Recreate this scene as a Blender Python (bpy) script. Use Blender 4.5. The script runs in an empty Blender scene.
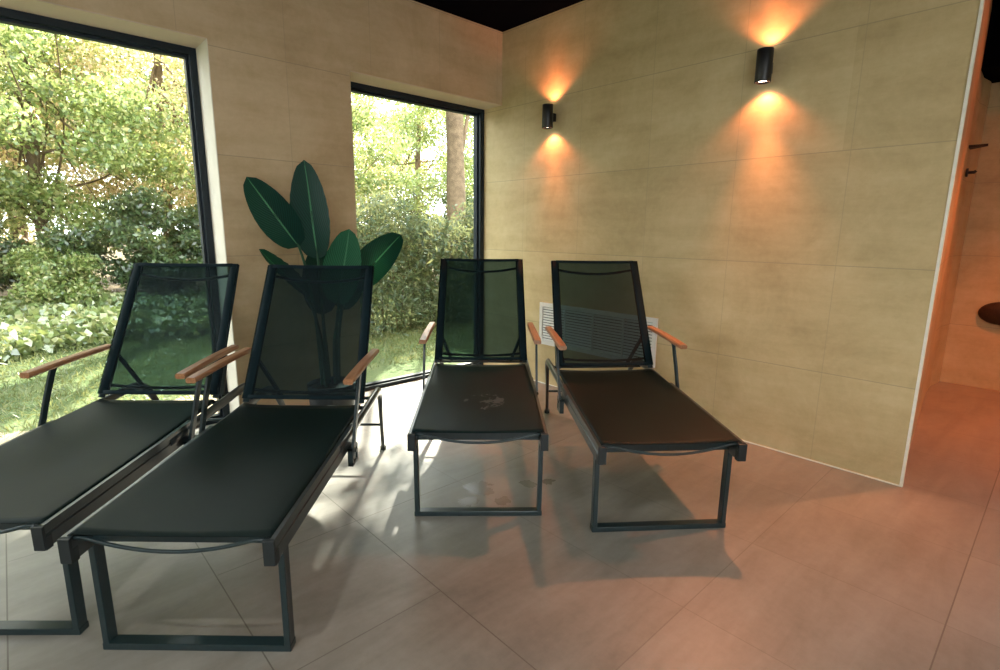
import bpy, bmesh, math, random
import numpy as np
from mathutils import Vector, Matrix

# ------------------------------------------------------------------ camera, sky, sun, exposure
scn = bpy.context.scene
COL = scn.collection
scn.view_settings.view_transform = 'Standard'
scn.view_settings.look = 'None'
scn.view_settings.gamma = 1.0
scn.view_settings.use_curve_mapping = False
scn.view_settings.exposure = 0.4

YQ, PITCH, ROLL, FPX, CAMH = -0.74785, 0.194212, 0.009495, 527.94, 1.34
def cam_matrix():
    B = np.array([[math.cos(YQ), -math.sin(YQ), 0], [math.sin(YQ), math.cos(YQ), 0], [0, 0, 1]])
    cp, sp = math.cos(PITCH), math.sin(PITCH)
    fw = np.array([0, cp, -sp]); rt = np.array([1., 0, 0]); up = np.cross(rt, fw)
    c, s = math.cos(ROLL), math.sin(ROLL)
    r2, u2 = c*rt + s*up, -s*rt + c*up
    r, u, f = B@r2, B@u2, B@fw
    return Matrix(((r[0], u[0], -f[0], 0), (r[1], u[1], -f[1], 0), (r[2], u[2], -f[2], CAMH), (0, 0, 0, 1)))
cd = bpy.data.cameras.new('camera'); cam = bpy.data.objects.new('camera', cd); COL.objects.link(cam)
cd.sensor_width = 36; cd.lens = FPX*36/1000; cd.clip_start = .02; cd.clip_end = 300
cam.matrix_world = cam_matrix(); scn.camera = cam

world = bpy.data.worlds.new('sky'); scn.world = world; world.use_nodes = True
bg = world.node_tree.nodes['Background']
bg.inputs['Color'].default_value = (.95, .98, 1.0, 1); bg.inputs['Strength'].default_value = 5.8

SUN_AZ = math.radians(44); SUN_EL = math.radians(38)
sl = bpy.data.lights.new('sun', 'SUN'); sl.energy = 26; sl.angle = math.radians(.6); sl.color = (1, .93, .8)
so = bpy.data.objects.new('sun', sl); COL.objects.link(so)
sd = Vector((math.cos(SUN_AZ)*math.cos(SUN_EL), math.sin(SUN_AZ)*math.cos(SUN_EL), math.sin(SUN_EL)))
so.rotation_euler = sd.to_track_quat('Z', 'Y').to_euler(); so.location = (12, 12, 10)

def spot(name, loc, direc, power, color, angle, blend=.6, size=.02):
    l = bpy.data.lights.new(name, 'SPOT'); l.energy = power; l.color = color
    l.spot_size = math.radians(angle); l.spot_blend = blend; l.shadow_soft_size = size
    o = bpy.data.objects.new(name, l); COL.objects.link(o); o.location = loc
    o.rotation_euler = (-Vector(direc)).to_track_quat('Z', 'Y').to_euler()
    return o

ROOM_Z = 3.04; XR = 3.41; YW = 3.68; YG = 3.97
FILL_SPOTS = [(-2.6, -1.2), (-.3, -1.2), (1.7, -1.2), (-2.6, 1.2), (-.6, .9)]
FILL_POWER = 16
ORANGE = (1.0, .28, .12)

# ------------------------------------------------------------------ mesh helpers
class MB:
    def __init__(self): self.v = []; self.f = []; self.sm = []
    def add(self, vs, fs, smooth=False):
        b = len(self.v); self.v += [tuple(p) for p in vs]
        self.f += [tuple(b+i for i in f) for f in fs]; self.sm += [smooth]*len(fs); return self
    def box(self, x0, x1, y0, y1, z0, z1, M=None):
        vs = [Vector((x, y, z)) for z in (z0, z1) for y in (y0, y1) for x in (x0, x1)]
        if M: vs = [M@p for p in vs]
        return self.add(vs, [(0,2,3,1),(4,5,7,6),(0,1,5,4),(2,6,7,3),(0,4,6,2),(1,3,7,5)])
    def prism(self, pts, z0, z1):
        n = len(pts); a = sum(pts[i][0]*pts[(i+1)%n][1]-pts[(i+1)%n][0]*pts[i][1] for i in range(n))
        if a < 0: pts = pts[::-1]
        vs = [(x, y, z0) for x, y in pts]+[(x, y, z1) for x, y in pts]
        return self.add(vs, [tuple(range(n))[::-1], tuple(range(n, 2*n))]+[(i, (i+1)%n, n+(i+1)%n, n+i) for i in range(n)])
    def sweep(self, path, ra, rb=None, n=12, up=(0,0,1), square=False, smooth=True, radii=None):
        """sweep an oval (or rectangular) section: ra along side, rb along up"""
        rb = rb or ra; P = [Vector(p) for p in path]; up = Vector(up); rings = []
        for i, p in enumerate(P):
            t = (P[min(i+1, len(P)-1)]-P[max(i-1, 0)]).normalized()
            s = t.cross(up)
            if s.length < 1e-4: s = t.cross(Vector((0,1,0)))
            s.normalize(); u = s.cross(t).normalized()
            k = radii[i] if radii else 1
            if square:
                c = .82
                ring = [(1,c),(c,1),(-c,1),(-1,c),(-1,-c),(-c,-1),(c,-1),(1,-c)]
                rings.append([p+s*(a*ra*k)+u*(b*rb*k) for a, b in ring])
            else:
                rings.append([p+s*(math.cos(2*math.pi*j/n)*ra*k)+u*(math.sin(2*math.pi*j/n)*rb*k) for j in range(n)])
        m = len(rings[0]); vs = [q for r in rings for q in r]; fs = []
        for i in range(len(rings)-1):
            for j in range(m):
                fs.append((i*m+j, i*m+(j+1)%m, (i+1)*m+(j+1)%m, (i+1)*m+j))
        b = len(self.v)
        self.add(vs, fs, smooth and not square)
        self.add([], []); self.f += [tuple(b+j for j in range(m))[::-1], tuple(b+(len(rings)-1)*m+j for j in range(m))]; self.sm += [False, False]
        return self
    def lathe(self, prof, n=28, c=(0,0,0), closed=True):
        vs = []; fs = []
        for r, z in prof:
            for j in range(n):
                a = 2*math.pi*j/n; vs.append((c[0]+r*math.cos(a), c[1]+r*math.sin(a), c[2]+z))
        for i in range(len(prof)-1):
            for j in range(n): fs.append((i*n+j, i*n+(j+1)%n, (i+1)*n+(j+1)%n, (i+1)*n+j))
        self.add(vs, fs, True)
        return self
    def build(self, name, mat, parent=None, bevel=0, fix=True):
        me = bpy.data.meshes.new(name); me.from_pydata(self.v, [], self.f)
        me.polygons.foreach_set('use_smooth', self.sm)
        if fix:
            bm = bmesh.new(); bm.from_mesh(me); bmesh.ops.recalc_face_normals(bm, faces=bm.faces)
            if bevel:
                es = [e for e in bm.edges if len(e.link_faces) == 2 and e.calc_face_angle() > .9]
                bmesh.ops.bevel(bm, geom=es, offset=bevel, segments=2, affect='EDGES', profile=.6)
            bm.to_mesh(me); bm.free()
        if mat: me.materials.append(mat)
        o = bpy.data.objects.new(name, me); COL.objects.link(o)
        if parent: o.parent = parent
        return o

def tag(o, label=None, cat=None, group=None, kind=None):
    if label: o['label'] = label
    if cat: o['category'] = cat
    if group: o['group'] = group
    if kind: o['kind'] = kind
    return o
def empty(name, loc=(0,0,0), rz=0):
    o = bpy.data.objects.new(name, None); COL.objects.link(o); o.location = loc; o.rotation_euler = (0,0,rz)
    o.empty_display_size = .1; return o
def copy_tree(o, parent=None):
    c = o.copy(); COL.objects.link(c); c.parent = parent
    for ch in list(o.children): copy_tree(ch, c)
    return c

# ------------------------------------------------------------------ materials
class NT:
    def __init__(self, name):
        self.m = bpy.data.materials.new(name); self.m.use_nodes = True; self.t = self.m.node_tree; self.t.nodes.clear()
        self.out = self.n('ShaderNodeOutputMaterial')
    def n(self, typ, **kw):
        nd = self.t.nodes.new(typ)
        for k, v in kw.items(): setattr(nd, k, v)
        return nd
    def l(self, a, b): self.t.links.new(a, b)
    def set(self, sock, v):
        if isinstance(v, bpy.types.NodeSocket): self.l(v, sock)
        else: sock.default_value = v
    def math(self, op, a, b=0, c=None):
        nd = self.n('ShaderNodeMath', operation=op); self.set(nd.inputs[0], a); self.set(nd.inputs[1], b)
        if c is not None: self.set(nd.inputs[2], c)
        return nd.outputs[0]
    def noise(self, vec, scale, detail=4, rough=.55, dist=0):
        nd = self.n('ShaderNodeTexNoise'); self.set(nd.inputs['Vector'], vec)
        nd.inputs['Scale'].default_value = scale; nd.inputs['Detail'].default_value = detail
        nd.inputs['Roughness'].default_value = rough; nd.inputs['Distortion'].default_value = dist
        return nd.outputs['Fac']
    def ramp(self, fac, stops):
        nd = self.n('ShaderNodeValToRGB'); self.set(nd.inputs[0], fac); e = nd.color_ramp.elements
        while len(e) < len(stops): e.new(.5)
        for el, (p, c) in zip(e, stops): el.position = p; el.color = (*c, 1) if len(c) == 3 else c
        return nd.outputs[0]
    def mix(self, fac, a, b, typ='MIX'):
        nd = self.n('ShaderNodeMix', data_type='RGBA', blend_type=typ)
        self.set(nd.inputs[0], fac)
        for s, v in ((nd.inputs[6], a), (nd.inputs[7], b)):
            self.set(s, (*v, 1) if isinstance(v, tuple) and len(v) == 3 else v)
        return nd.outputs[2]
    def coord(self, kind='Object'): return self.n('ShaderNodeTexCoord').outputs[kind]
    def world(self): return self.n('ShaderNodeNewGeometry').outputs['Position']
    def scale(self, vec, s):
        nd = self.n('ShaderNodeMapping'); self.set(nd.inputs[0], vec); nd.inputs['Scale'].default_value = s; return nd.outputs[0]
    def principled(self, color, rough=.5, metal=0, bump=None, bstr=.1, bdist=.01, spec=.5, coat=0):
        p = self.n('ShaderNodeBsdfPrincipled'); self.set(p.inputs['Base Color'], (*color, 1) if isinstance(color, tuple) and len(color) == 3 else color)
        self.set(p.inputs['Roughness'], rough); p.inputs['Metallic'].default_value = metal
        p.inputs['Specular IOR Level'].default_value = spec; p.inputs['Coat Weight'].default_value = coat
        if bump is not None:
            b = self.n('ShaderNodeBump'); self.set(b.inputs['Height'], bump); b.inputs['Strength'].default_value = bstr
            b.inputs['Distance'].default_value = bdist; self.l(b.outputs[0], p.inputs['Normal'])
        return p.outputs[0]
    def done(self, shader): self.l(shader, self.out.inputs[0]); return self.m

def joint_mask(N, comp, spacing, offset, half):
    """1 on the joint lines of a row of tiles"""
    a = N.math('SUBTRACT', comp, offset); a = N.math('DIVIDE', a, spacing)
    a = N.math('SUBTRACT', a, N.math('ROUND', a, 0)); a = N.math('ABSOLUTE', a); a = N.math('MULTIPLY', a, spacing)
    return N.math('LESS_THAN', a, half)

def wall_mat(name, ucomp, uoff, tint=(1,1,1)):
    N = NT(name); P = N.world(); sep = N.n('ShaderNodeSeparateXYZ'); N.l(P, sep.inputs[0])
    u = sep.outputs[ucomp]; z = sep.outputs[2]
    ju = N.math('MULTIPLY', joint_mask(N, u, .62, uoff, .0024), .3); jz = N.math('MULTIPLY', joint_mask(N, z, .62, 1.167, .0024), .6)
    j = N.math('MAXIMUM', ju, jz)
    cloud = N.noise(P, 2.1, 7, .68, .5); streak = N.noise(N.scale(P, (1.2, 1.2, 7)), 1.4, 5, .6)
    fine = N.noise(P, 22, 6, .7)
    # each tile has a slightly different cast
    cu = N.math('ROUND', N.math('DIVIDE', N.math('SUBTRACT', u, uoff+.6), 1.2), 0); cz = N.math('ROUND', N.math('DIVIDE', N.math('SUBTRACT', z, .857), .62), 0)
    wn = N.n('ShaderNodeTexWhiteNoise', noise_dimensions='2D'); cb = N.n('ShaderNodeCombineXYZ'); N.l(cu, cb.inputs[0]); N.l(cz, cb.inputs[1]); N.l(cb.outputs[0], wn.inputs[0])
    f = N.math('ADD', N.math('MULTIPLY', cloud, .6), N.math('MULTIPLY', streak, .4))
    f = N.math('ADD', f, N.math('MULTIPLY', N.math('SUBTRACT', fine, .5), .22))
    f = N.math('ADD', f, N.math('MULTIPLY', N.math('SUBTRACT', wn.outputs[0], .5), .10))
    t = tint
    c = N.ramp(f, [(.32, (.43*t[0], .315*t[1], .175*t[2])), (.5, (.54*t[0], .405*t[1], .24*t[2])), (.68, (.63*t[0], .49*t[1], .31*t[2]))])
    c = N.mix(j, c, (.30*t[0], .24*t[1], .16*t[2]))
    return N.done(N.principled(c, N.math('ADD', .5, N.math('MULTIPLY', fine, .15)), bump=N.math('SUBTRACT', N.math('MULTIPLY', fine, .3), j), bstr=.12, bdist=.004, spec=.35))

WETS = ((1.69, 1.97, .07), (1.57, 1.90, .045), (1.69, 1.79, .04), (1.92, 1.83, .045), (2.01, 1.78, .04))
def floor_mat():
    N = NT('floor_tile'); P = N.world(); sep = N.n('ShaderNodeSeparateXYZ'); N.l(P, sep.inputs[0])
    X, Y = sep.outputs[0], sep.outputs[1]
    j = N.math('MULTIPLY', joint_mask(N, X, .603, 1.05, .0022), N.math('SUBTRACT', 1, N.math('MULTIPLY', N.math('GREATER_THAN', X, 1.3), .62)))
    for (yy, xa, xb, st) in ((2.11, .453, 2.55, .8), (1.449, -.15, 1.05, .75), (.784, 1.05, XR, .45), (.121, -5, 9, .9), (-.54, -5, 9, .6), (2.77, -.15, .453, .6), (3.43, -5, 9, .5), (.784, -5, -.15, .6)):
        seg = N.math('MULTIPLY', N.math('LESS_THAN', N.math('ABSOLUTE', N.math('SUBTRACT', Y, yy)), .0022), N.math('MULTIPLY', N.math('GREATER_THAN', X, xa), N.math('LESS_THAN', X, xb)))
        j = N.math('MAXIMUM', j, N.math('MULTIPLY', seg, st))
    cloud = N.noise(P, 1.1, 7, .65, .5); streak = N.noise(N.scale(P, (1, 5, 1)), 1.5, 5, .6, .4); fine = N.noise(P, 26, 6, .7)
    cu = N.math('ROUND', N.math('DIVIDE', N.math('SUBTRACT', X, 1.35), .603), 0); cv = N.math('ROUND', N.math('DIVIDE', N.math('SUBTRACT', Y, 2.44), .663), 0)
    wn = N.n('ShaderNodeTexWhiteNoise', noise_dimensions='2D'); cb = N.n('ShaderNodeCombineXYZ'); N.l(cu, cb.inputs[0]); N.l(cv, cb.inputs[1]); N.l(cb.outputs[0], wn.inputs[0])
    f = N.math('ADD', N.math('MULTIPLY', cloud, .55), N.math('MULTIPLY', streak, .45))
    f = N.math('ADD', f, N.math('MULTIPLY', N.math('SUBTRACT', fine, .5), .2))
    f = N.math('ADD', f, N.math('MULTIPLY', N.math('SUBTRACT', wn.outputs[0], .5), .08))
    c = N.ramp(f, [(.3, (.165, .155, .132)), (.48, (.245, .23, .198)), (.68, (.325, .307, .27))])
    # wet footprints by the third lounger
    wet = None  
    for (px, py, r) in WETS:
        d = N.n('ShaderNodeVectorMath', operation='DISTANCE'); N.l(P, d.inputs[0]); d.inputs[1].default_value = (px, py, 0)
        dd = N.math('ADD', d.outputs['Value'], N.math('MULTIPLY', N.math('SUBTRACT', N.noise(P, 14, 3), .5), .16))
        m = N.math('LESS_THAN', dd, r); wet = m if wet is None else N.math('MAXIMUM', wet, m)
    c = N.mix(N.math('MULTIPLY', wet, .28), c, (.11, .095, .075))
    c = N.mix(j, c, (.12, .105, .085))
    r = N.math('ADD', .35, N.math('MULTIPLY', fine, .14)); r = N.math('SUBTRACT', r, N.math('MULTIPLY', wet, .2))
    return N.done(N.principled(c, r, bump=N.math('SUBTRACT', N.math('MULTIPLY', fine, .25), j), bstr=.1, bdist=.003, spec=.55))

def plain(name, color, rough=.5, metal=0, spec=.5, var=.0, nscale=30, bstr=.05):
    N = NT(name); n = N.noise(N.coord(), nscale, 4)
    a = tuple(max(0, x*(1-var)) for x in color); b = tuple(x*(1+var) for x in color)
    return N.done(N.principled(N.ramp(n, [(.3, a), (.7, b)]), rough, metal, n, bstr, .002, spec))

def glass_mat():
    N = NT('window_glass'); ge = N.n('ShaderNodeNewGeometry'); dt = N.n('ShaderNodeVectorMath', operation='DOT_PRODUCT')
    N.l(ge.outputs['Normal'], dt.inputs[0]); N.l(ge.outputs['Incoming'], dt.inputs[1])
    fr = N.math('ADD', .03, N.math('MULTIPLY', .97, N.math('POWER', N.math('SUBTRACT', 1, N.math('ABSOLUTE', dt.outputs['Value'])), 5)))
    tr = N.n('ShaderNodeBsdfTransparent'); tr.inputs[0].default_value = (.95, .975, .965, 1)
    gl = N.n('ShaderNodeBsdfGlossy'); gl.inputs['Roughness'].default_value = .01
    smear = N.noise(N.coord(), 3, 5); mx = N.n('ShaderNodeMixShader'); N.l(N.math('MULTIPLY', fr, N.math('ADD', .8, N.math('MULTIPLY', smear, .2))), mx.inputs[0])
    N.l(tr.outputs[0], mx.inputs[1]); N.l(gl.outputs[0], mx.inputs[2]); return N.done(mx.outputs[0])

def sling_mat(name, see, color, marks=False, spec=.12):
    N = NT(name); C = N.coord(); 
    weave = N.n('ShaderNodeTexChecker'); N.l(C, weave.inputs[0]); weave.inputs['Scale'].default_value = 500
    n = N.noise(C, 5, 5, .6); c = N.ramp(n, [(.3, tuple(x*.8 for x in color)), (.7, tuple(x*1.25 for x in color))])
    if marks:
        w = N.noise(C, 9, 6, .65, 1.2); d = N.n('ShaderNodeVectorMath', operation='DISTANCE'); N.l(C, d.inputs[0]); d.inputs[1].default_value = (.03, .34, .48)
        m = N.math('MULTIPLY', N.math('LESS_THAN', d.outputs['Value'], N.math('ADD', .02, N.math('MULTIPLY', w, .17))), N.math('GREATER_THAN', w, .52))
        c = N.mix(N.math('MULTIPLY', m, .25), c, (.25, .27, .26))
    p = N.principled(c, .5, 0, N.math('ADD', N.math('MULTIPLY', weave.outputs[1], .3), n), .08, .004, spec)
    tr = N.n('ShaderNodeBsdfTransparent'); tr.inputs[0].default_value = (.62, 1, 1, 1); mx = N.n('ShaderNodeMixShader'); mx.inputs[0].default_value = 1-see
    N.l(tr.outputs[0], mx.inputs[1]); N.l(p, mx.inputs[2]); return N.done(mx.outputs[0])

def wood_mat():
    N = NT('armrest_wood'); C = N.coord(); g = N.noise(N.scale(C, (30, 2.2, 30)), 3, 6, .6, .6)
    c = N.ramp(g, [(.25, (.20, .085, .035)), (.5, (.34, .155, .07)), (.75, (.46, .235, .12))])
    return N.done(N.principled(c, .38, 0, g, .06, .002, .5))

def leaf_mat(name, cols, trans=.5, gloss=.08):
    N = NT(name); at = N.n('ShaderNodeAttribute'); at.attribute_name = 'rnd'
    c = N.ramp(at.outputs['Fac'], [(i/(len(cols)-1), k) for i, k in enumerate(cols)])
    d = N.n('ShaderNodeBsdfDiffuse'); t = N.n('ShaderNodeBsdfTranslucent'); N.l(c, d.inputs[0])
    N.l(N.mix(.3, c, (.75, .68, .25)), t.inputs[0])
    m = N.n('ShaderNodeMixShader'); m.inputs[0].default_value = trans; N.l(d.outputs[0], m.inputs[1]); N.l(t.outputs[0], m.inputs[2])
    g = N.n('ShaderNodeBsdfGlossy'); g.inputs['Roughness'].default_value = .35
    m2 = N.n('ShaderNodeMixShader'); m2.inputs[0].default_value = gloss; N.l(m.outputs[0], m2.inputs[1]); N.l(g.outputs[0], m2.inputs[2])
    return N.done(m2.outputs[0])

def emit(name, color, s):
    N = NT(name); e = N.n('ShaderNodeEmission'); e.inputs[0].default_value = (*color, 1); e.inputs[1].default_value = s; return N.done(e.outputs[0])

M = {}
M['wallx'] = wall_mat('wall_tile_window', 0, 1.49)
M['wally'] = wall_mat('wall_tile_side', 1, 2.15, (.97, 1.0, .88))
M['floor'] = floor_mat()
M['ceil'] = plain('ceiling_black', (.0012, .0018, .0035), .95, 0, .02, .1)
M['frame'] = plain('frame_black', (.006, .013, .020), .4, 0, .3, .1)
M['glass'] = glass_mat()
M['trim'] = plain('trim_cream', (.80, .77, .66), .4, 0, .5, .05)
M['metal'] = plain('lounger_metal', (.012, .026, .030), .32, 0, .6, .15, 60)
M['rail'] = plain('lounger_rail', (.020, .028, .030), .3, 0, .7, .15, 60)
M['plastic'] = plain('cap_plastic', (.012, .017, .019), .5, 0, .4, .1)
M['seat'] = sling_mat('seat_mesh', .02, (.003, .009, .0085))
M['seat_marked'] = sling_mat('seat_mesh_marked', .03, (.004, .013, .0135), True)
M['back'] = sling_mat('back_mesh', .12, (.001, .006, .008))
M['hem'] = plain('mesh_hem', (.003, .012, .016), .8, 0, .15, .15)
M['wood'] = wood_mat()
M['sconce'] = plain('sconce_black', (.010, .010, .011), .38, 0, .5, .1)
M['lens'] = emit('sconce_lens', (1, .78, .6), 12)
M['vent'] = plain('vent_white', (.72, .71, .68), .4, 0, .5, .04)
M['dark'] = plain('vent_cavity', (.05, .05, .05), .8, 0, .2, .2)
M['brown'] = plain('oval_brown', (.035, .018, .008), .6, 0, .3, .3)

# ------------------------------------------------------------------ room
def struct(o): o['kind'] = 'structure'; return o
struct(MB().prism([(-5, -3), (8.5, -3), (8.5, 4.0), (-5, 4.0)], -.12, 0).build('floor', M['floor']))
c = MB(); c.box(-5, 5.71, -3, 4.0, ROOM_Z, ROOM_Z+.2); c.box(5.71, 8.5, -3, 1.2, 2.6, ROOM_Z+.2)
struct(c.build('ceiling', M['ceil']))
# wall with the two windows: openings x -4.3..1.03 and 1.944..3.41, soffit 2.445
YO = 4.02
w = MB(); w.box(-5, XR, YW, YO, 2.445, ROOM_Z); w.box(1.03, 1.944, YW, YO, 0, 2.445); w.box(-5, -4.3, YW, YO, 0, 2.445)
struct(w.build('wall_left', M['wallx']))
w = MB(); w.prism([(XR, .47), (XR, YO), (8.5, YO), (8.5, .70), (6.194, .70), (6.01, .725), (5.71, .715)], 0, ROOM_Z)
struct(w.build('wall_right', M['wally']))
w = MB(); w.box(6.27, 6.5, -3, .70, 0, 2.6)
struct(w.build('wall_far', M['wally']))
w = MB(); w.box(-5, -3.4, -3.2, -3, 0, ROOM_Z); w.box(-.2, 8.5, -3.2, -3, 0, ROOM_Z); w.box(-3.4, -.2, -3.2, -3, 2.4, ROOM_Z)
struct(w.build('wall_back', M['wallx']))
struct(MB().box(-5.2, -5, -3.2, YO, 0, ROOM_Z).build('wall_side', M['wally']))
struct(MB().box(XR-.006, XR+.012, .456, .47, 0, ROOM_Z).build('trim_1', M['trim']))
struct(MB().box(XR-.006, XR, .47, YG-.05, 0, .006).build('baseboard_right', M['trim']))

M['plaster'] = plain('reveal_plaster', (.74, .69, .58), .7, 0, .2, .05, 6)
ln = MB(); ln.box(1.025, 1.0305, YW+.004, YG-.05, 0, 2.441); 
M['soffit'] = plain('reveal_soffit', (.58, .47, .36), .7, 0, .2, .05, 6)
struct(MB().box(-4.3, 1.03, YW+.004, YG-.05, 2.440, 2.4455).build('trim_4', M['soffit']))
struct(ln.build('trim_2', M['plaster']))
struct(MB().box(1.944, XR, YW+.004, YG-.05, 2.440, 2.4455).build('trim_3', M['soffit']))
def window(name, x0, x1, z1, y, post=()):
    d = .05; fr = MB(); fw = .046
    fr.box(x0, x1, y-d, y+d, z1-fw, z1); fr.box(x0, x1, y-d, y+d, -.0, .03)
    fr.box(x0, x0+fw, y-d, y+d, .03, z1-fw); fr.box(x1-fw, x1, y-d, y+d, .03, z1-fw)
    # inner bead, a step lower than the outer frame
    b = fw+.016
    fr.box(x0+fw, x1-fw, y-.02, y+.03, z1-b, z1-fw); fr.box(x0+fw, x1-fw, y-.02, y+.03, .03, .045)
    fr.box(x0+fw, x0+b, y-.02, y+.03, .045, z1-b); fr.box(x1-b, x1-fw, y-.02, y+.03, .045, z1-b)
    for p in post: fr.box(p-.035, p+.035, y-d, y+d, .03, z1-fw)
    t = struct(fr.build(name, M['frame']))
    g = MB().box(x0+fw, x1-fw, y, y+.006, .04, z1-fw-.01).build('pane', M['glass'], t)
    return t
window('window_1', -4.3, 1.03, 2.445, YG, (-2.2,))
window('window_2', 1.944, XR, 2.445, YG)
window('window_3', -3.4, -.2, 2.4, -3.1)

# ------------------------------------------------------------------ wall lamps
def sconce(y, z, label):
    e = empty('wall_lamp', (XR, y, z)); tag(e, label, 'wall lamp', 'black cylinder wall lamps on the right wall')
    R, hh, cx = .044, .089, -.082
    b = MB().lathe([(R-.008, hh-.02), (R-.008, hh), (R-.001, hh), (R, hh-.002), (R, -hh+.002), (R-.001, -hh), (R-.008, -hh), (R-.008, -hh+.02)], 32, (cx, 0, 0))
    b.build('lamp_body', M['sconce'], e)
    a = MB().box(cx+R-.004, 0, -.018, .018, -.03, .03); a.build('mounting_bracket', M['sconce'], e)
    for s in (1, -1):
        l = MB(); n = 28
        l.add([(cx+(R-.009)*math.cos(2*math.pi*j/n), (R-.009)*math.sin(2*math.pi*j/n), s*(hh-.012)) for j in range(n)], [tuple(range(n))])
        l.build('lamp_lens', M['lens'], e, fix=False)
        spot('wall_lamp_light', (XR-.065, y, z+s*(hh+.002)), (.12, 0, s), 6, ORANGE, 44, 1, .012)
        spot('wall_lamp_light', (XR-.065, y, z+s*(hh+.002)), (0, 0, s), 8 if s > 0 else 10, ORANGE, 122, .6, .012)
        if s < 0: spot('wall_lamp_light', (XR-.085, y, z-hh-.004), (-.36, -.08, -1), 95 if y < 2 else 40, (1, .32, .12), 78, .8, .02)
    return e
sconce(1.38, 2.285, 'black cylinder up-and-down wall lamp, nearer and larger, high on right half of wall')
sconce(3.05, 2.247, 'black cylinder up-and-down wall lamp nearest the narrow window')

# unseen fill lamps with made-up spot bodies, added to brighten the room
for (x, y) in FILL_SPOTS:
    e = empty('unseen_spot', (x, y, ROOM_Z)); tag(e, 'unseen round black ceiling spot, added as fill light', 'ceiling light', 'ceiling spots over the room')
    MB().lathe([(.0, 0), (.05, 0), (.05, -.05), (.042, -.05), (.042, -.015), (0, -.015)], 24).build('lamp_body', M['sconce'], e)
    l = bpy.data.lights.new('fill_light', 'AREA'); l.shape = 'DISK'; l.size = .08; l.energy = FILL_POWER; l.color = (1, .98, .92)
    o = bpy.data.objects.new('fill_light', l); COL.objects.link(o); o.location = (x, y, ROOM_Z-.055)
# warm lamps of the room beyond the wall end
spot('warm_light', (5.30, -.55, 2.90), (-2.45, 1.48, -2.83), 260, (1, .30, .11), 33, 1, .03)
spot('warm_light', (4.9, -.1, 2.93), (.1, -.02, -1), 240, (1, .22, .06), 84, 1, .03)
for (x, y, z, pw) in ((5.30, -.55, 2.98, 4), (4.9, -.1, 2.98, 5)):
    e = empty('unseen_spot', (x, y, ROOM_Z)); tag(e, 'unseen round black ceiling spot, added as fill light', 'ceiling light', 'ceiling spots over the room')
    MB().lathe([(.0, 0), (.05, 0), (.05, -.05), (.042, -.05), (.042, -.015), (0, -.015)], 24).build('lamp_body', M['sconce'], e)
    l = bpy.data.lights.new('warm_light', 'AREA'); l.shape = 'DISK'; l.size = .08; l.energy = pw; l.color = (1, .20, .06)
    o = bpy.data.objects.new('warm_light', l); COL.objects.link(o); o.location = (x, y, ROOM_Z-.06)

# ------------------------------------------------------------------ wall vent
def vent():
    e = empty('wall_vent', (XR, 2.57, .36)); tag(e, 'white louvred vent grille low on wall behind the rightmost lounger', 'vent')
    W, Hh, f = .58, .37, .035
    fr = MB(); fr.box(-.014, 0, -W, W, 0, f); fr.box(-.014, 0, -W, W, Hh-f, Hh); fr.box(-.014, 0, -W, -W+f, f, Hh-f); fr.box(-.014, 0, W-f, W, f, Hh-f)
    fr.build('frame', M['vent'], e)
    MB().box(-.002, 0, -W+f, W-f, f, Hh-f).build('backing', M['dark'], e)
    lv = MB(); n = 13
    for i in range(n):
        z = f+(Hh-2*f)*(i+.5)/n; lv.add([(-.012, -W+f, z-.008), (-.012, W-f, z-.008), (-.003, W-f, z+.007), (-.003, -W+f, z+.007), (-.010, -W+f, z-.009), (-.010, W-f, z-.009), (-.001, W-f, z+.006), (-.001, -W+f, z+.006)], [(0,1,2,3),(7,6,5,4),(0,4,5,1),(3,2,6,7),(0,3,7,4),(1,5,6,2)])
    for y in (-.29, 0, .29): lv.box(-.013, -.002, y-.006, y+.006, f, Hh-f)
    lv.build('louvres', M['vent'], e)
vent()

# ------------------------------------------------------------------ sun loungers
def path_smooth(pts, n=6):
    """Catmull-Rom through the points"""
    P = [Vector(p) for p in pts]; P = [P[0]*2-P[1]]+P+[P[-1]*2-P[-2]]; out = []
    for i in range(1, len(P)-2):
        for k in range(n):
            t = k/n; a, b, c, d = P[i-1], P[i], P[i+1], P[i+2]
            out.append(.5*((2*b)+(c-a)*t+(2*a-5*b+4*c-d)*t*t+(3*b-a-3*c+d)*t**3))
    out.append(P[-2]); return out

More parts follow.
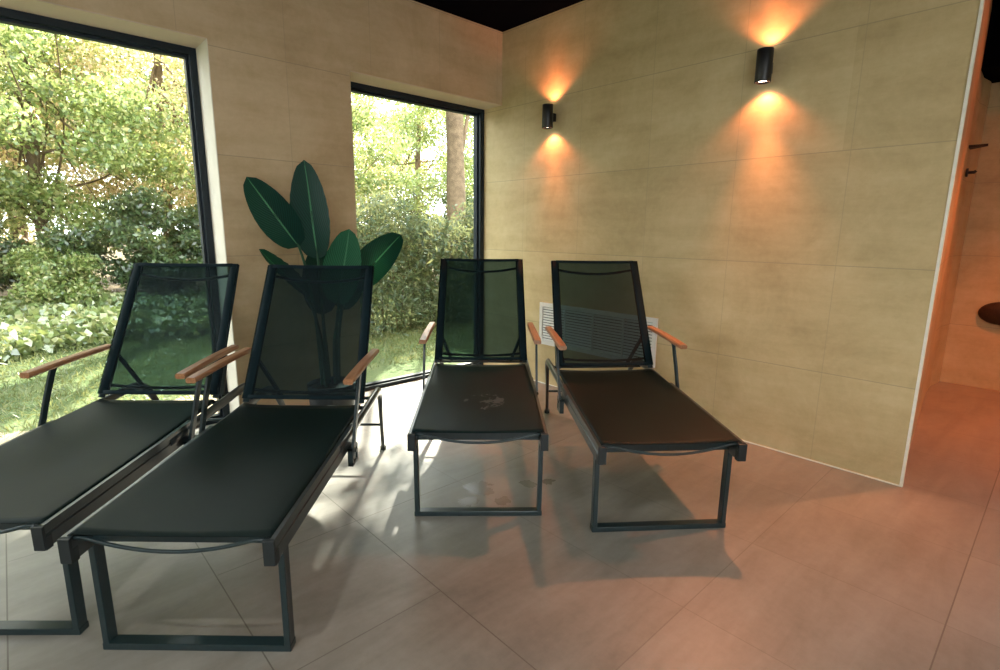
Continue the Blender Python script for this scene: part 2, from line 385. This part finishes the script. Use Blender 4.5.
def make_lounger():
    root = empty('sun_lounger')
    zt = lambda y: .450+.042*max(0, y+.1)            # top of the side rails, rising towards the head
    mt = M['metal']
    for s in (-1, 1):
        # front sled leg upright
        MB().sweep([(s*.292, 0, .02), (s*.294, 0, .41)], .0105, .021, square=True, up=(0, 1, 0)).build('leg', mt, root)
        # side rail: tall grooved bar
        r = MB(); xo = s*.314
        y0, y1 = -.095, .72
        def sec(y): 
            t = zt(y)-.006
            return [(xo-s*.03, t+.004), (xo, t+.004), (xo, t-.024), (xo-s*.004, t-.027), (xo-s*.004, t-.031), (xo, t-.034), (xo, t-.074), (xo-s*.03, t-.074)]
        a, b = sec(y0), sec(y1); vs = [(x, y0, z) for x, z in a]+[(x, y1, z-(.0 if z > .46 else -.0)) for x, z in b]
        r.add(vs, [tuple(range(8)), tuple(range(8, 16))[::-1]]+[(i, 8+i, 8+(i+1)%8, (i+1)%8) for i in range(8)])
        r.build('side_rail', M['rail'], root)
        cpm = MB(); t = zt(y0); cpm.box(min(xo-s*.032, xo+s*.002), max(xo-s*.032, xo+s*.002), y0-.012, y0, t-.082, t-.004)
        cpm.box(min(xo-s*.032, xo+s*.003), max(xo-s*.032, xo+s*.003), y0-.006, y0+.02, t-.084, t-.04)
        cpm.build('end_cap', M['plastic'], root, bevel=.002)
        # rear leg: tube that continues the rail, arches over and splays back
        p = path_smooth([(s*.303, .55, .445), (s*.303, .80, .456), (s*.303, 1.02, .468), (s*.302, 1.20, .478), (s*.298, 1.29, .472), (s*.292, 1.35, .435), (s*.286, 1.385, .38), (s*.272, 1.45, .26), (s*.245, 1.59, .012)], 5)
        rad = [1.0 if i < len(p)*.62 else max(.72, 1-(i-len(p)*.62)*.03) for i in range(len(p))]
        MB().sweep(p, .016, .023, n=12, radii=rad).build('leg', M['rail'], root)
        MB().lathe([(0, 0), (.018, 0), (.018, .02), (.012, .03)], 14, (s*.244, 1.595, 0)).build('foot_cap', M['plastic'], root)
        # armrest board, its strut and the bracket under the rail
        arm = MB(); n = 10; rows = []
        for i in range(n+1):
            k = i/n; y = .64+.51*k; x = s*(.331-.005*k); z = .724+.018*k+.004*math.sin(math.pi*k)
            wd = .0235-.003*k; 
            if i == 0: wd *= .9
            c = .006
            rows.append([(x-wd, y, z-.024+c), (x-wd+c, y, z-.024), (x+wd-c, y, z-.024), (x+wd, y, z-.024+c), (x+wd, y, z-c), (x+wd-c, y, z), (x-wd+c, y, z), (x-wd, y, z-c)])
        vs = [q for rr in rows for q in rr]; fs = [tuple(range(8))[::-1], tuple(n*8+j for j in range(8))]
        for i in range(n):
            for j in range(8): fs.append((i*8+j, i*8+(j+1)%8, (i+1)*8+(j+1)%8, (i+1)*8+j))
        arm.add(vs, fs); tag(arm.build('armrest', M['wood'], root), 'orange-brown wooden armrest')
        st = MB(); st.sweep([(s*.337, .805, .710), (s*.337, .79, .69), (s*.336, .735, .575), (s*.334, .665, .41), (s*.333, .66, .36)], .006, .015, square=True, up=(0, 1, 0))
        st.build('armrest_strut', mt, root)
        br = MB(); y0b, y1b, z0b, z1b = .635, .715, .335, .415; t = .012; x0, x1 = sorted((s*.316, s*.338))
        br.box(x0, x1, y0b, y1b, z0b, z0b+t); br.box(x0, x1, y0b, y1b, z1b-t, z1b); br.box(x0, x1, y0b, y0b+t, z0b, z1b); br.box(x0, x1, y1b-t, y1b, z0b, z1b)
        br.sweep([(s*.31, .67, .395), (s*.345, .67, .395)], .008, n=10, up=(0,0,1)).build('bracket', mt, root)
        # stay behind the backrest
        MB().sweep([(s*.280, 1.14, .685), (s*.24, 1.18, .57), (s*.20, 1.22, .452)], .007, .010, square=True, up=(1,0,0)).build('back_stay', mt, root)
    MB().box(-.3045, .3045, -.021, .021, 0, .024).build('floor_bar', mt, root, bevel=.003)
    MB().box(-.284, .284, -.016, .016, .385, .425).build('front_crossbar', mt, root)
    fb = [(x, -.085-.006*(1-(x/.25)**2), .440-.038*(1-(x/.25)**2)) for x in [-.285+.57*i/22 for i in range(23)]]
    fb = [(x, y, z if abs(x) < .25 else .440) for x, y, z in fb]
    MB().sweep(fb, .006, .006, n=10).build('front_bow', mt, root)
    MB().sweep([(-.265, 1.48, .205), (.265, 1.48, .205)], .008, n=10).build('rear_crossbar', mt, root)
    MB().sweep([(-.30, 1.225, .452), (.30, 1.225, .452)], .009, n=10).build('stay_bar', mt, root)
    MB().sweep([(-.29, 1.0, .475), (.29, 1.0, .475)], .010, n=10).build('hinge_bar', mt, root)
    MB().sweep([(-.284, .5, .44), (.284, .5, .44)], .010, n=10).build('middle_crossbar', mt, root)
    # seat sling, wrapped over the rails
    xs = [-.302, -.3015, -.300, -.296, -.285, -.24, -.16, -.08, 0, .08, .16, .24, .285, .296, .300, .3015, .302]
    dz = [-.010, -.006, -.001, .003, .004, .0, -.005, -.0085, -.01, -.0085, -.005, .0, .004, .003, -.001, -.006, -.010]
    g = MB(); ny = 26; vs = []
    rnd = random.Random(3)
    for j in range(ny+1):
        k = j/ny; y = -.090+k*1.066
        for i, x in enumerate(xs):
            sag = dz[i]*(1 if abs(x) > .28 else (.5+1.0*math.sin(math.pi*min(1, k*1.0+.05))))
            nar = 1-.045*max(0, (k-.5)/.5)**1.2
            bow = -.012*(1-(x/.32)**2)*(1 if j == 0 else 0)
            vs.append((x*nar, y-bow, zt(y)+sag))
    m = len(xs)
    g.add(vs, [(j*m+i, j*m+i+1, (j+1)*m+i+1, (j+1)*m+i) for j in range(ny) for i in range(m-1)], True)
    so_ = g.build('seat_sling', M['seat'], root)
    md = so_.modifiers.new('thick', 'SOLIDIFY'); md.thickness = .002; md.offset = -1
    # backrest: frame with bowed cross tubes, sling on it
    B0 = Vector((0, .990, .520)); B1 = Vector((0, 1.359, 1.149)); ax = (B1-B0).normalized(); Lb = (B1-B0).length; nrm = Vector((0, -ax.z, ax.y))
    def bp(x, k, off=0): return B0+ax*(k*Lb)+nrm*off+Vector((x, 0, 0))
    hw = lambda k: .300-.016*k
    fr = MB()
    for s in (-1, 1):
        fr.sweep([bp(s*(hw(k)-.016), k, -.012) for k in (-.02, .25, .5, .75, .995)], .016, .010, n=12, up=tuple(nrm))
    back = fr.build('backrest', mt, root)
    for k0, bow in ((.925, -.035), (.07, -.012)):
        MB().sweep([bp(x*(hw(k0)-.02), k0+bow*(1-x*x)*(.9), -.012-.03*(1-x*x)) for x in [-1+i/8 for i in range(17)]], .008, n=10, up=tuple(nrm)).build('back_tube', mt, back)
    bs = MB(); vs = []; cols = [-1, -.965, -.85, -.6, -.3, 0, .3, .6, .85, .965, 1]; nk = 18
    for j in range(nk+1):
        k = .0+.998*j/nk
        for x in cols: vs.append(bp(x*hw(k), k+ (0.004*(x*x-.5) if j in (0, nk) else 0), .004-.016*(1-x*x)*math.sin(math.pi*(.12+.76*j/nk))))
    m = len(cols); bs.add(vs, [(j*m+i, j*m+i+1, (j+1)*m+i+1, (j+1)*m+i) for j in range(nk) for i in range(m-1)], True)
    bs.build('back_sling', M['back'], back)
    # sewn sleeves round the frame and folded hems
    hm = MB()
    for s in (-1, 1):
        hm.sweep([bp(s*(hw(k)-.024), k, -.008) for k in (.002, .25, .5, .75, .998)], .025, .0155, n=14, up=tuple(nrm))
    for k0 in (.012, .988):
        hm.sweep([bp(x*(hw(k0)-.03), k0, .006-.016*(1-x*x)*.38) for x in [-1+i/6 for i in range(13)]], .0022, .010, n=8, up=tuple(ax))
    hm.build('sleeve', M['hem'], back)
    return root

# position of the front leg's midpoint, heading, how it differs
SPOTS = [((2.056, 1.130), -.668, 'rightmost sun lounger with black mesh, standing before the white wall vent'),
         ((1.517, 1.777), -.722, 'black mesh sun lounger before the narrow window, stained seat, second from right'),
         ((.307, 1.755), -.750, 'black mesh sun lounger in the foreground, its backrest hiding the plant pot'),
         ((-.19, 2.294), -.731, 'leftmost black mesh sun lounger, backrest against the large garden window')]
proto = make_lounger()
loungers = []
for i, ((x, y), a, lab) in enumerate(SPOTS):
    o = proto if i == 0 else copy_tree(proto)
    o.location = (x, y, 0); o.rotation_euler = (0, 0, a); tag(o, lab, 'sun lounger', 'sun loungers in a row by the windows'); loungers.append(o)
loungers[0].scale = (1.035, 1, 1)
for ch in loungers[1].children:
    if ch.name.startswith('seat_sling'):
        ch.data = ch.data.copy(); ch.data.materials[0] = M['seat_marked']

# ------------------------------------------------------------------ potted bird of paradise
def leaf_green(name, a, b):
    N = NT(name); uv = N.n('ShaderNodeUVMap'); sep = N.n('ShaderNodeSeparateXYZ'); N.l(uv.outputs[0], sep.inputs[0])
    au = N.math('ABSOLUTE', N.math('SUBTRACT', sep.outputs[0], .5))
    ph = N.math('SUBTRACT', N.math('MULTIPLY', sep.outputs[1], 20), N.math('MULTIPLY', au, 16))
    wv = N.math('MULTIPLY', N.math('ADD', N.math('SINE', N.math('MULTIPLY', ph, 6.283), 0), 1), .5)
    c = N.mix(wv, a, b); mid = N.math('LESS_THAN', au, .022); c = N.mix(mid, c, (.06, .20, .10))
    p = N.principled(c, .48, 0, wv, .35, .004, .2)
    t = N.n('ShaderNodeBsdfTranslucent'); N.l(N.mix(.5, c, (.05, .3, .08)), t.inputs[0]); mx = N.n('ShaderNodeMixShader'); mx.inputs[0].default_value = .10
    N.l(p, mx.inputs[1]); N.l(t.outputs[0], mx.inputs[2]); return N.done(mx.outputs[0])
M['leaf_dark'] = leaf_green('plant_leaf_dark', (.001, .011, .011), (.002, .036, .028))
M['leaf_light'] = leaf_green('plant_leaf_fresh', (.006, .06, .028), (.016, .135, .06))
M['stem'] = plain('plant_stem', (.015, .07, .03), .5, 0, .4, .3)
def plant():
    bx, by = 1.50, 3.28
    e = empty('potted_plant', (bx, by, 0)); tag(e, 'tall potted plant with broad dark green paddle leaves between the two windows', 'plant')
    MB().lathe([(0, 0), (.12, 0), (.135, .02), (.155, .30), (.157, .33), (.147, .33), (.143, .30), (0, .30)], 30).build('pot', M['plastic'], e)
    MB().lathe([(0, .325), (.05, .322), (.142, .305)], 24).build('soil', M['brown'], e)
    rt = Vector((.734, -.679, 0)); fwd = Vector((.667, .719, 0)).normalized()
    def W(x, z, d=0):   # x measured along the room's window wall at the plant's depth
        return Vector((x-bx+d*.1, d, z))
    def leaf(base, tip, wid, bend, face, mat, stem0, fold=.25, seg=18):
        base, tip = Vector(base), Vector(tip); L = (tip-base).length; t0 = (tip-base).normalized()
        side = t0.cross(Vector(face)).normalized(); nr = side.cross(t0).normalized()
        mb = MB(); nu = 8; vs = []; uvs = []
        for j in range(seg+1):
            k = j/seg; wk = wid*(math.sin(math.pi*k**.88)**.5 if 0 < k < 1 else 0)
            wk *= 1.0-.10*k
            c = base+t0*(L*k)+nr*(-bend*math.sin(math.pi*k*.5)**2*1.0)+nr*bend*k
            for i in range(nu+1):
                u = i/nu*2-1
                vs.append(c+side*(u*wk)+nr*(abs(u)**1.3*wk*fold+.004*math.sin(k*60)*abs(u))); uvs.append((i/nu, k))
        m = nu+1; fs = [(j*m+i, j*m+i+1, (j+1)*m+i+1, (j+1)*m+i) for j in range(seg) for i in range(nu)]
        mb.add(vs, fs, True); o = mb.build('leaf', mat, e, fix=False)
        uvl = o.data.uv_layers.new(name='UVMap')
        for lp in o.data.loops: uvl.data[lp.index].uv = uvs[lp.vertex_index]
        s0 = Vector(stem0); mid = (s0+base)/2+Vector(((base.x-s0.x)*-.25, 0, .05))
        pp = path_smooth([s0, mid, base, base+t0*L*.5], 6); n = len(pp)
        MB().sweep(pp, .011, n=10, radii=[1.25-.95*i/n for i in range(n)]).build('stem', M['stem'], o)
    cam_dir = (-.40, -.90, .15)
    leaf(W(1.455, 1.15), W(1.400, 1.755), .132, .05, (-.75, -.65, .1), M['leaf_dark'], (-.03, 0, .31))
    leaf(W(1.352, 1.23, .05), W(1.07, 1.635, .05), .118, .05, (-.6, -.8, .2), M['leaf_dark'], (-.05, .02, .31))
    leaf(W(1.545, .86, -.08), W(1.645, 1.345, -.08), .135, .07, (-.75, -.65, .1), M['leaf_light'], (.02, -.02, .31))
    leaf(W(1.66, .93, .02), W(2.075, 1.31, .0), .125, -.05, (-.5, -.8, .35), M['leaf_dark'], (.05, .0, .31), .45)
    leaf(W(1.36, .93, -.02), W(1.09, 1.225, -.03), .06, .05, (-.1, -.7, .7), M['leaf_dark'], (-.05, -.03, .31), .45)
    leaf(W(1.49, .78, .08), W(1.50, 1.24, .12), .12, .03, (-.4, -.9, .1), M['leaf_dark'], (.0, .03, .31))
    leaf(W(1.62, .80, .08), W(1.80, 1.16, .12), .10, .03, (-.4, -.9, .2), M['leaf_dark'], (.04, .03, .31))
plant()

# ------------------------------------------------------------------ hook, shelf and dark oval on the walls of the warm room
e = empty('wall_hook', (5.85, .715, 1.845)); tag(e, 'small black hook on the orange wall beyond the wall end', 'hook')
MB().lathe([(0, 0), (.035, 0), (.035, .012), (0, .012)], 18).build('hook_plate', M['sconce'], e).rotation_euler = (math.radians(90), 0, 0)
MB().sweep([(0, 0, 0), (0, -.05, 0), (0, -.06, .012)], .012, n=10).build('hook_arm', M['sconce'], e)
t = MB().prism([(5.76, .72), (5.90, .72), (5.76, .60)], 2.03, 2.05).build('corner_shelf', M['brown'])
tag(t, 'small dark triangular shelf above the black hook', 'shelf')
ov = MB(); n = 28; rings = []  # plain dark brown oval of unknown kind on the far wall
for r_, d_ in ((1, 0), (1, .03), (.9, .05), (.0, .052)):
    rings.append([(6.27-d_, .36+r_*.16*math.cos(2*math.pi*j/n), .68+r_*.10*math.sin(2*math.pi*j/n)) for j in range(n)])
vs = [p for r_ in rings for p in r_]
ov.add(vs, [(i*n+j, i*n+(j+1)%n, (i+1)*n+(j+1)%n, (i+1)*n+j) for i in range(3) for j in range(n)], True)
tag(ov.build('dark_oval', M['brown']), 'dark brown oval shape on the orange wall at the right edge', 'wall panel')

# ------------------------------------------------------------------ garden
def ground_mat():
    N = NT('lawn'); P = N.world(); a = N.noise(P, 1.6, 6, .65); b = N.noise(P, 34, 5, .75); s = N.n('ShaderNodeSeparateXYZ'); N.l(P, s.inputs[0])
    f = N.math('ADD', N.math('MULTIPLY', a, .6), N.math('MULTIPLY', b, .4))
    c = N.ramp(f, [(.3, (.04, .065, .025)), (.5, (.09, .125, .05)), (.62, (.17, .19, .09)), (.75, (.28, .25, .15))])
    # bare sandy strip along the building
    e_ = N.math('ADD', s.outputs[1], N.math('MULTIPLY', N.math('SUBTRACT', a, .5), .9))
    c = N.mix(N.math('MULTIPLY', N.math('LESS_THAN', e_, 4.75), N.math('LESS_THAN', s.outputs[0], 1.4)), c, N.ramp(b, [(.3, (.30, .25, .17)), (.7, (.45, .38, .27))]))
    c = N.mix(N.math('GREATER_THAN', e_, 11.5), c, N.ramp(b, [(.3, (.05, .04, .02)), (.7, (.16, .12, .07))]))
    return N.done(N.principled(c, .9, 0, f, .8, .05, .1))
struct(MB().box(-45, 60, YO, 80, -.4, -.03).build('lawn_ground', ground_mat()))

rng = np.random.default_rng(5)
def leaf_mesh(name, C, size, aspect=.5, droop=0.0, jit=.35):
    """one mesh of small pointed leaves at the given centres"""
    n = len(C); d = rng.normal(size=(n, 3)); d[:, 2] -= droop; d /= np.linalg.norm(d, axis=1)[:, None]
    q = rng.normal(size=(n, 3)); s = np.cross(d, q); s /= np.linalg.norm(s, axis=1)[:, None]; nn = np.cross(s, d)
    L = size*(1+jit*rng.uniform(-1, 1, n))[:, None]; Wd = L*aspect*.5
    V = np.empty((n, 4, 3)); V[:, 0] = C-d*L*.5; V[:, 1] = C+s*Wd+nn*Wd*.25; V[:, 2] = C+d*L*.5; V[:, 3] = C-s*Wd+nn*Wd*.25
    me = bpy.data.meshes.new(name); me.vertices.add(4*n); me.vertices.foreach_set('co', V.astype(np.float32).ravel())
    me.loops.add(4*n); me.loops.foreach_set('vertex_index', np.arange(4*n, dtype=np.int32))
    me.polygons.add(n); me.polygons.foreach_set('loop_start', np.arange(0, 4*n, 4, dtype=np.int32)); me.polygons.foreach_set('loop_total', np.full(n, 4, dtype=np.int32))
    me.update(calc_edges=True); at = me.attributes.new('rnd', 'FLOAT', 'FACE'); at.data.foreach_set('value', rng.uniform(0, 1, n).astype(np.float32))
    return me
def clumps(n, nc, R, center, cr):
    """leaf centres gathered in clumps inside an ellipsoid"""
    u = rng.normal(size=(nc, 3)); u /= np.linalg.norm(u, axis=1)[:, None]; u *= (rng.uniform(.15, 1, nc)**.5)[:, None]
    cc = u*np.array(R)+np.array(center); k = rng.integers(0, nc, n)
    p = rng.normal(size=(n, 3)); p /= np.linalg.norm(p, axis=1)[:, None]; p *= (rng.uniform(0, 1, n)**.45)[:, None]
    return cc[k]+p*cr*np.array([1, 1, .6]), cc
M['bark'] = plain('bark', (.16, .115, .075), .9, 0, .1, .35, 9, .6)
M['lv_gold'] = leaf_mat('leaves_golden', [(.16, .22, .06), (.40, .38, .13), (.70, .54, .32), (.88, .66, .56)], .55)
M['lv_green'] = leaf_mat('leaves_green', [(.07, .15, .04), (.16, .26, .07), (.32, .42, .13), (.58, .56, .28)], .5)
M['lv_dark'] = leaf_mat('leaves_dark', [(.012, .04, .015), (.03, .075, .025), (.06, .12, .04), (.13, .18, .07)], .35)
M['lv_hedge'] = leaf_mat('leaves_hedge', [(.008, .03, .02), (.02, .06, .035), (.05, .10, .055), (.13, .16, .09)], .3, .03)
M['lv_ivy'] = leaf_mat('leaves_ground_cover', [(.06, .12, .03), (.14, .22, .06), (.26, .33, .12), (.42, .42, .22)], .35, .15)

def tree_proto(nleaf, nc, R, cz, h, tr, size, mat, lean=0):
    e = empty('tree')
    C_, cc = clumps(nleaf, nc, R, (0, 0, cz), .62)
    me = leaf_mesh('crown', C_, size, .6); me.materials.append(mat); o = bpy.data.objects.new('crown', me); COL.objects.link(o); o.parent = e
    t = MB(); p = [Vector((lean*k*k+.08*math.sin(3*k+1), .06*math.sin(4*k), h*k)) for k in [i/8 for i in range(9)]]
    t.sweep(p, tr, n=12, radii=[1.25]+[1-.5*i/8 for i in range(1, 9)])
    r = random.Random(nleaf)
    for c_ in list(cc)[:22]:
        k = r.uniform(.35, .95); s_ = p[int(k*8)]; c_ = Vector(c_); m_ = (s_+c_)/2+Vector((r.uniform(-.2, .2), r.uniform(-.2, .2), -.15))
        t.sweep(path_smooth([s_, m_, c_], 4), tr*.22, n=6, radii=[1-.09*i for i in range(9)])
    t.build('trunk', M['bark'], e)
    return e
TP = {'gold': tree_proto(34000, 70, (2.4, 2.4, 2.6), 3.4, 5.5, .13, .075, M['lv_gold']),
      'green': tree_proto(30000, 60, (2.3, 2.3, 2.5), 3.2, 5.2, .12, .085, M['lv_green'], .4),
      'tall': tree_proto(6500, 32, (2.2, 1.4, 1.5), 8.6, 9.8, .23, .12, M['lv_green']),
      'sparse': tree_proto(19000, 52, (2.3, 2.3, 2.5), 3.2, 5.4, .10, .095, M['lv_green'], .3),
      'shade': tree_proto(26000, 60, (2.9, 2.6, 2.0), 7.4, 8.6, .2, .13, M['lv_green'])}  # out of view, added to keep direct sun off the loungers
used = set()
TREES = [('gold', -1.9, 13.2, 1.0, 'golden-leaved tree at the left edge of the large window'),
         ('green', .55, 12.4, 1.0, 'slim green tree whose trunk shows left in the large window'),
         ('gold', 2.9, 14.2, 1.05, 'golden-leaved tree filling the right side of the large window'),
         ('green', -4.6, 15.5, 1.2, 'green tree hidden farther left beyond the large window'),
         ('gold', .2, 18.5, 1.5, 'big golden tree far behind in the large window'),
         ('green', 4.9, 19.5, 1.5, 'big green tree far behind between the two windows'),
         ('tall', 6.86, 8.8, .95, 'tall tree with straight bare trunk seen through the narrow window'),
         ('shade', 4.0, 9.9, 1.0, 'unseen tall tree added to block the sun, behind the wall between the windows'),
         ('shade', -.6, 9.9, 1.05, 'unseen tall tree added to block the sun, crown above the large window'),
         ('sparse', 5.6, 12.3, .92, 'green tree left of the bare trunk in the narrow window'),
         ('sparse', 9.2, 13.6, 1.0, 'thin green tree behind the bare trunk in the narrow window'),
         ('gold', 8.3, 17.0, 1.0, 'pale golden tree farthest back in the narrow window'),
         ('green', 12.2, 12.0, 1.1, 'green tree beyond the right edge of the narrow window')]
for i, (k, x, y, s, lab) in enumerate(TREES):
    if k in used: o = copy_tree(TP[k])
    else: o = TP[k]; used.add(k)
    o.location = (x, y, -.05); o.rotation_euler = (0, 0, 0 if k == 'tall' else i*1.3); o.scale = (s, s, s); tag(o, lab, 'tree', 'garden trees')

def bush(n, R, mat, size, name='shrub'):
    C_, cc = clumps(n, 26, (R[0], R[1], R[2]), (0, 0, R[2]*.95), .38); C_[:, 2] = np.abs(C_[:, 2])
    me = leaf_mesh(name, C_, size, .5); me.materials.append(mat); o = bpy.data.objects.new(name, me); COL.objects.link(o); return o
b1 = bush(16000, (1.3, .8, 1.0), M['lv_dark'], .085); b2 = bush(14000, (1.2, .8, .75), M['lv_green'], .085)
SH = [(b1, 1.9, 10.9, 1.0, 'dark green shrub in the middle of the large window'),
      (b1, -.7, 11.3, .9, 'dark green shrub at the left edge of the large window'),
      (b2, .5, 11.0, .8, 'low fresh green shrub at the foot of the slim tree'),
      (b1, 3.6, 11.7, 1.1, 'dark green shrub right in the large window'),
      (b2, -2.8, 10.8, 1.0, 'fresh green shrub left beyond the large window'),
      (b2, 5.0, 13.5, 1.1, 'fresh green shrub between the two windows'),
      (b1, -4.6, 12.0, 1.2, 'dark green shrub far left beyond the large window'),
      (b1, 8.6, 10.8, 1.15, 'dark green shrub behind the hedge'),
      (b2, 6.4, 10.8, 1.1, 'fresh green shrub behind the hedge')]
seen = set()
for i, (b, x, y, s, lab) in enumerate(SH):
    o = b if b.name not in seen else b.copy()
    if b.name in seen: COL.objects.link(o)
    seen.add(b.name)
    o.location = (x, y, -.05); o.rotation_euler = (0, 0, i*2.1*.3); o.scale = (s, s, s); tag(o, lab, 'shrub', 'garden shrubs')

# hedge outside the narrow window, narrow upright leaves
def hedge():
    e = empty('hedge', (5.2, 6.35, -.05)); tag(e, 'dense grey-green hedge with narrow leaves outside the narrow window', 'hedge')
    n = 42000; C_ = np.stack([rng.uniform(-2.4, 2.6, n), rng.normal(0, .28, n), rng.uniform(0, 1, n)**.85*1.62], 1)
    C_[:, 2] *= 1+.10*np.sin(C_[:, 0]*3.1)+.06*np.sin(C_[:, 0]*7.7); C_[:, 2] += .02
    me = leaf_mesh('foliage', C_, .095, .22, .0); me.materials.append(M['lv_hedge']); o = bpy.data.objects.new('foliage', me); COL.objects.link(o); o.parent = e
    s = MB(); r = random.Random(2)
    for i in range(46):
        x = -2.3+4.8*i/45; s.sweep([(x, r.uniform(-.15, .15), 0), (x+r.uniform(-.1, .1), r.uniform(-.15, .15), .8), (x+r.uniform(-.2, .2), r.uniform(-.25, .25), 1.45)], .011, n=6, radii=[1, .8, .4])
    s.build('stems', M['bark'], e)
hedge()
# low ground cover in the sun, beyond the grass
n = 30000; cx = rng.uniform(-5, 4.6, n); cy = rng.uniform(7.3, 11.2, n)+.35*np.sin(cx*1.7)
hz = .10+.12*np.abs(np.sin(cx*2.3+cy*1.1))+.1*np.abs(np.sin(cy*3.0-cx))
me = leaf_mesh('ground_cover', np.stack([cx, cy, rng.uniform(0, 1, n)*hz], 1), .10, .75); me.materials.append(M['lv_ivy'])
o = bpy.data.objects.new('ground_cover', me); COL.objects.link(o); tag(o, 'pale green leafy ground cover between lawn and shrubs', 'ground cover', kind='stuff')
n = 30000; cx = rng.uniform(-3.5, 6.5, n); cy = rng.uniform(4.6, 7.6, n)
me = leaf_mesh('grass', np.stack([cx, cy, rng.uniform(-.02, .025, n)], 1), .07, .12, -1.2); me.materials.append(leaf_mat('grass_blades', [(.05, .08, .03), (.12, .16, .06), (.2, .22, .11)], .3, .04))
o = bpy.data.objects.new('grass', me); COL.objects.link(o); tag(o, 'short green grass of the lawn outside the windows', 'grass', kind='stuff')
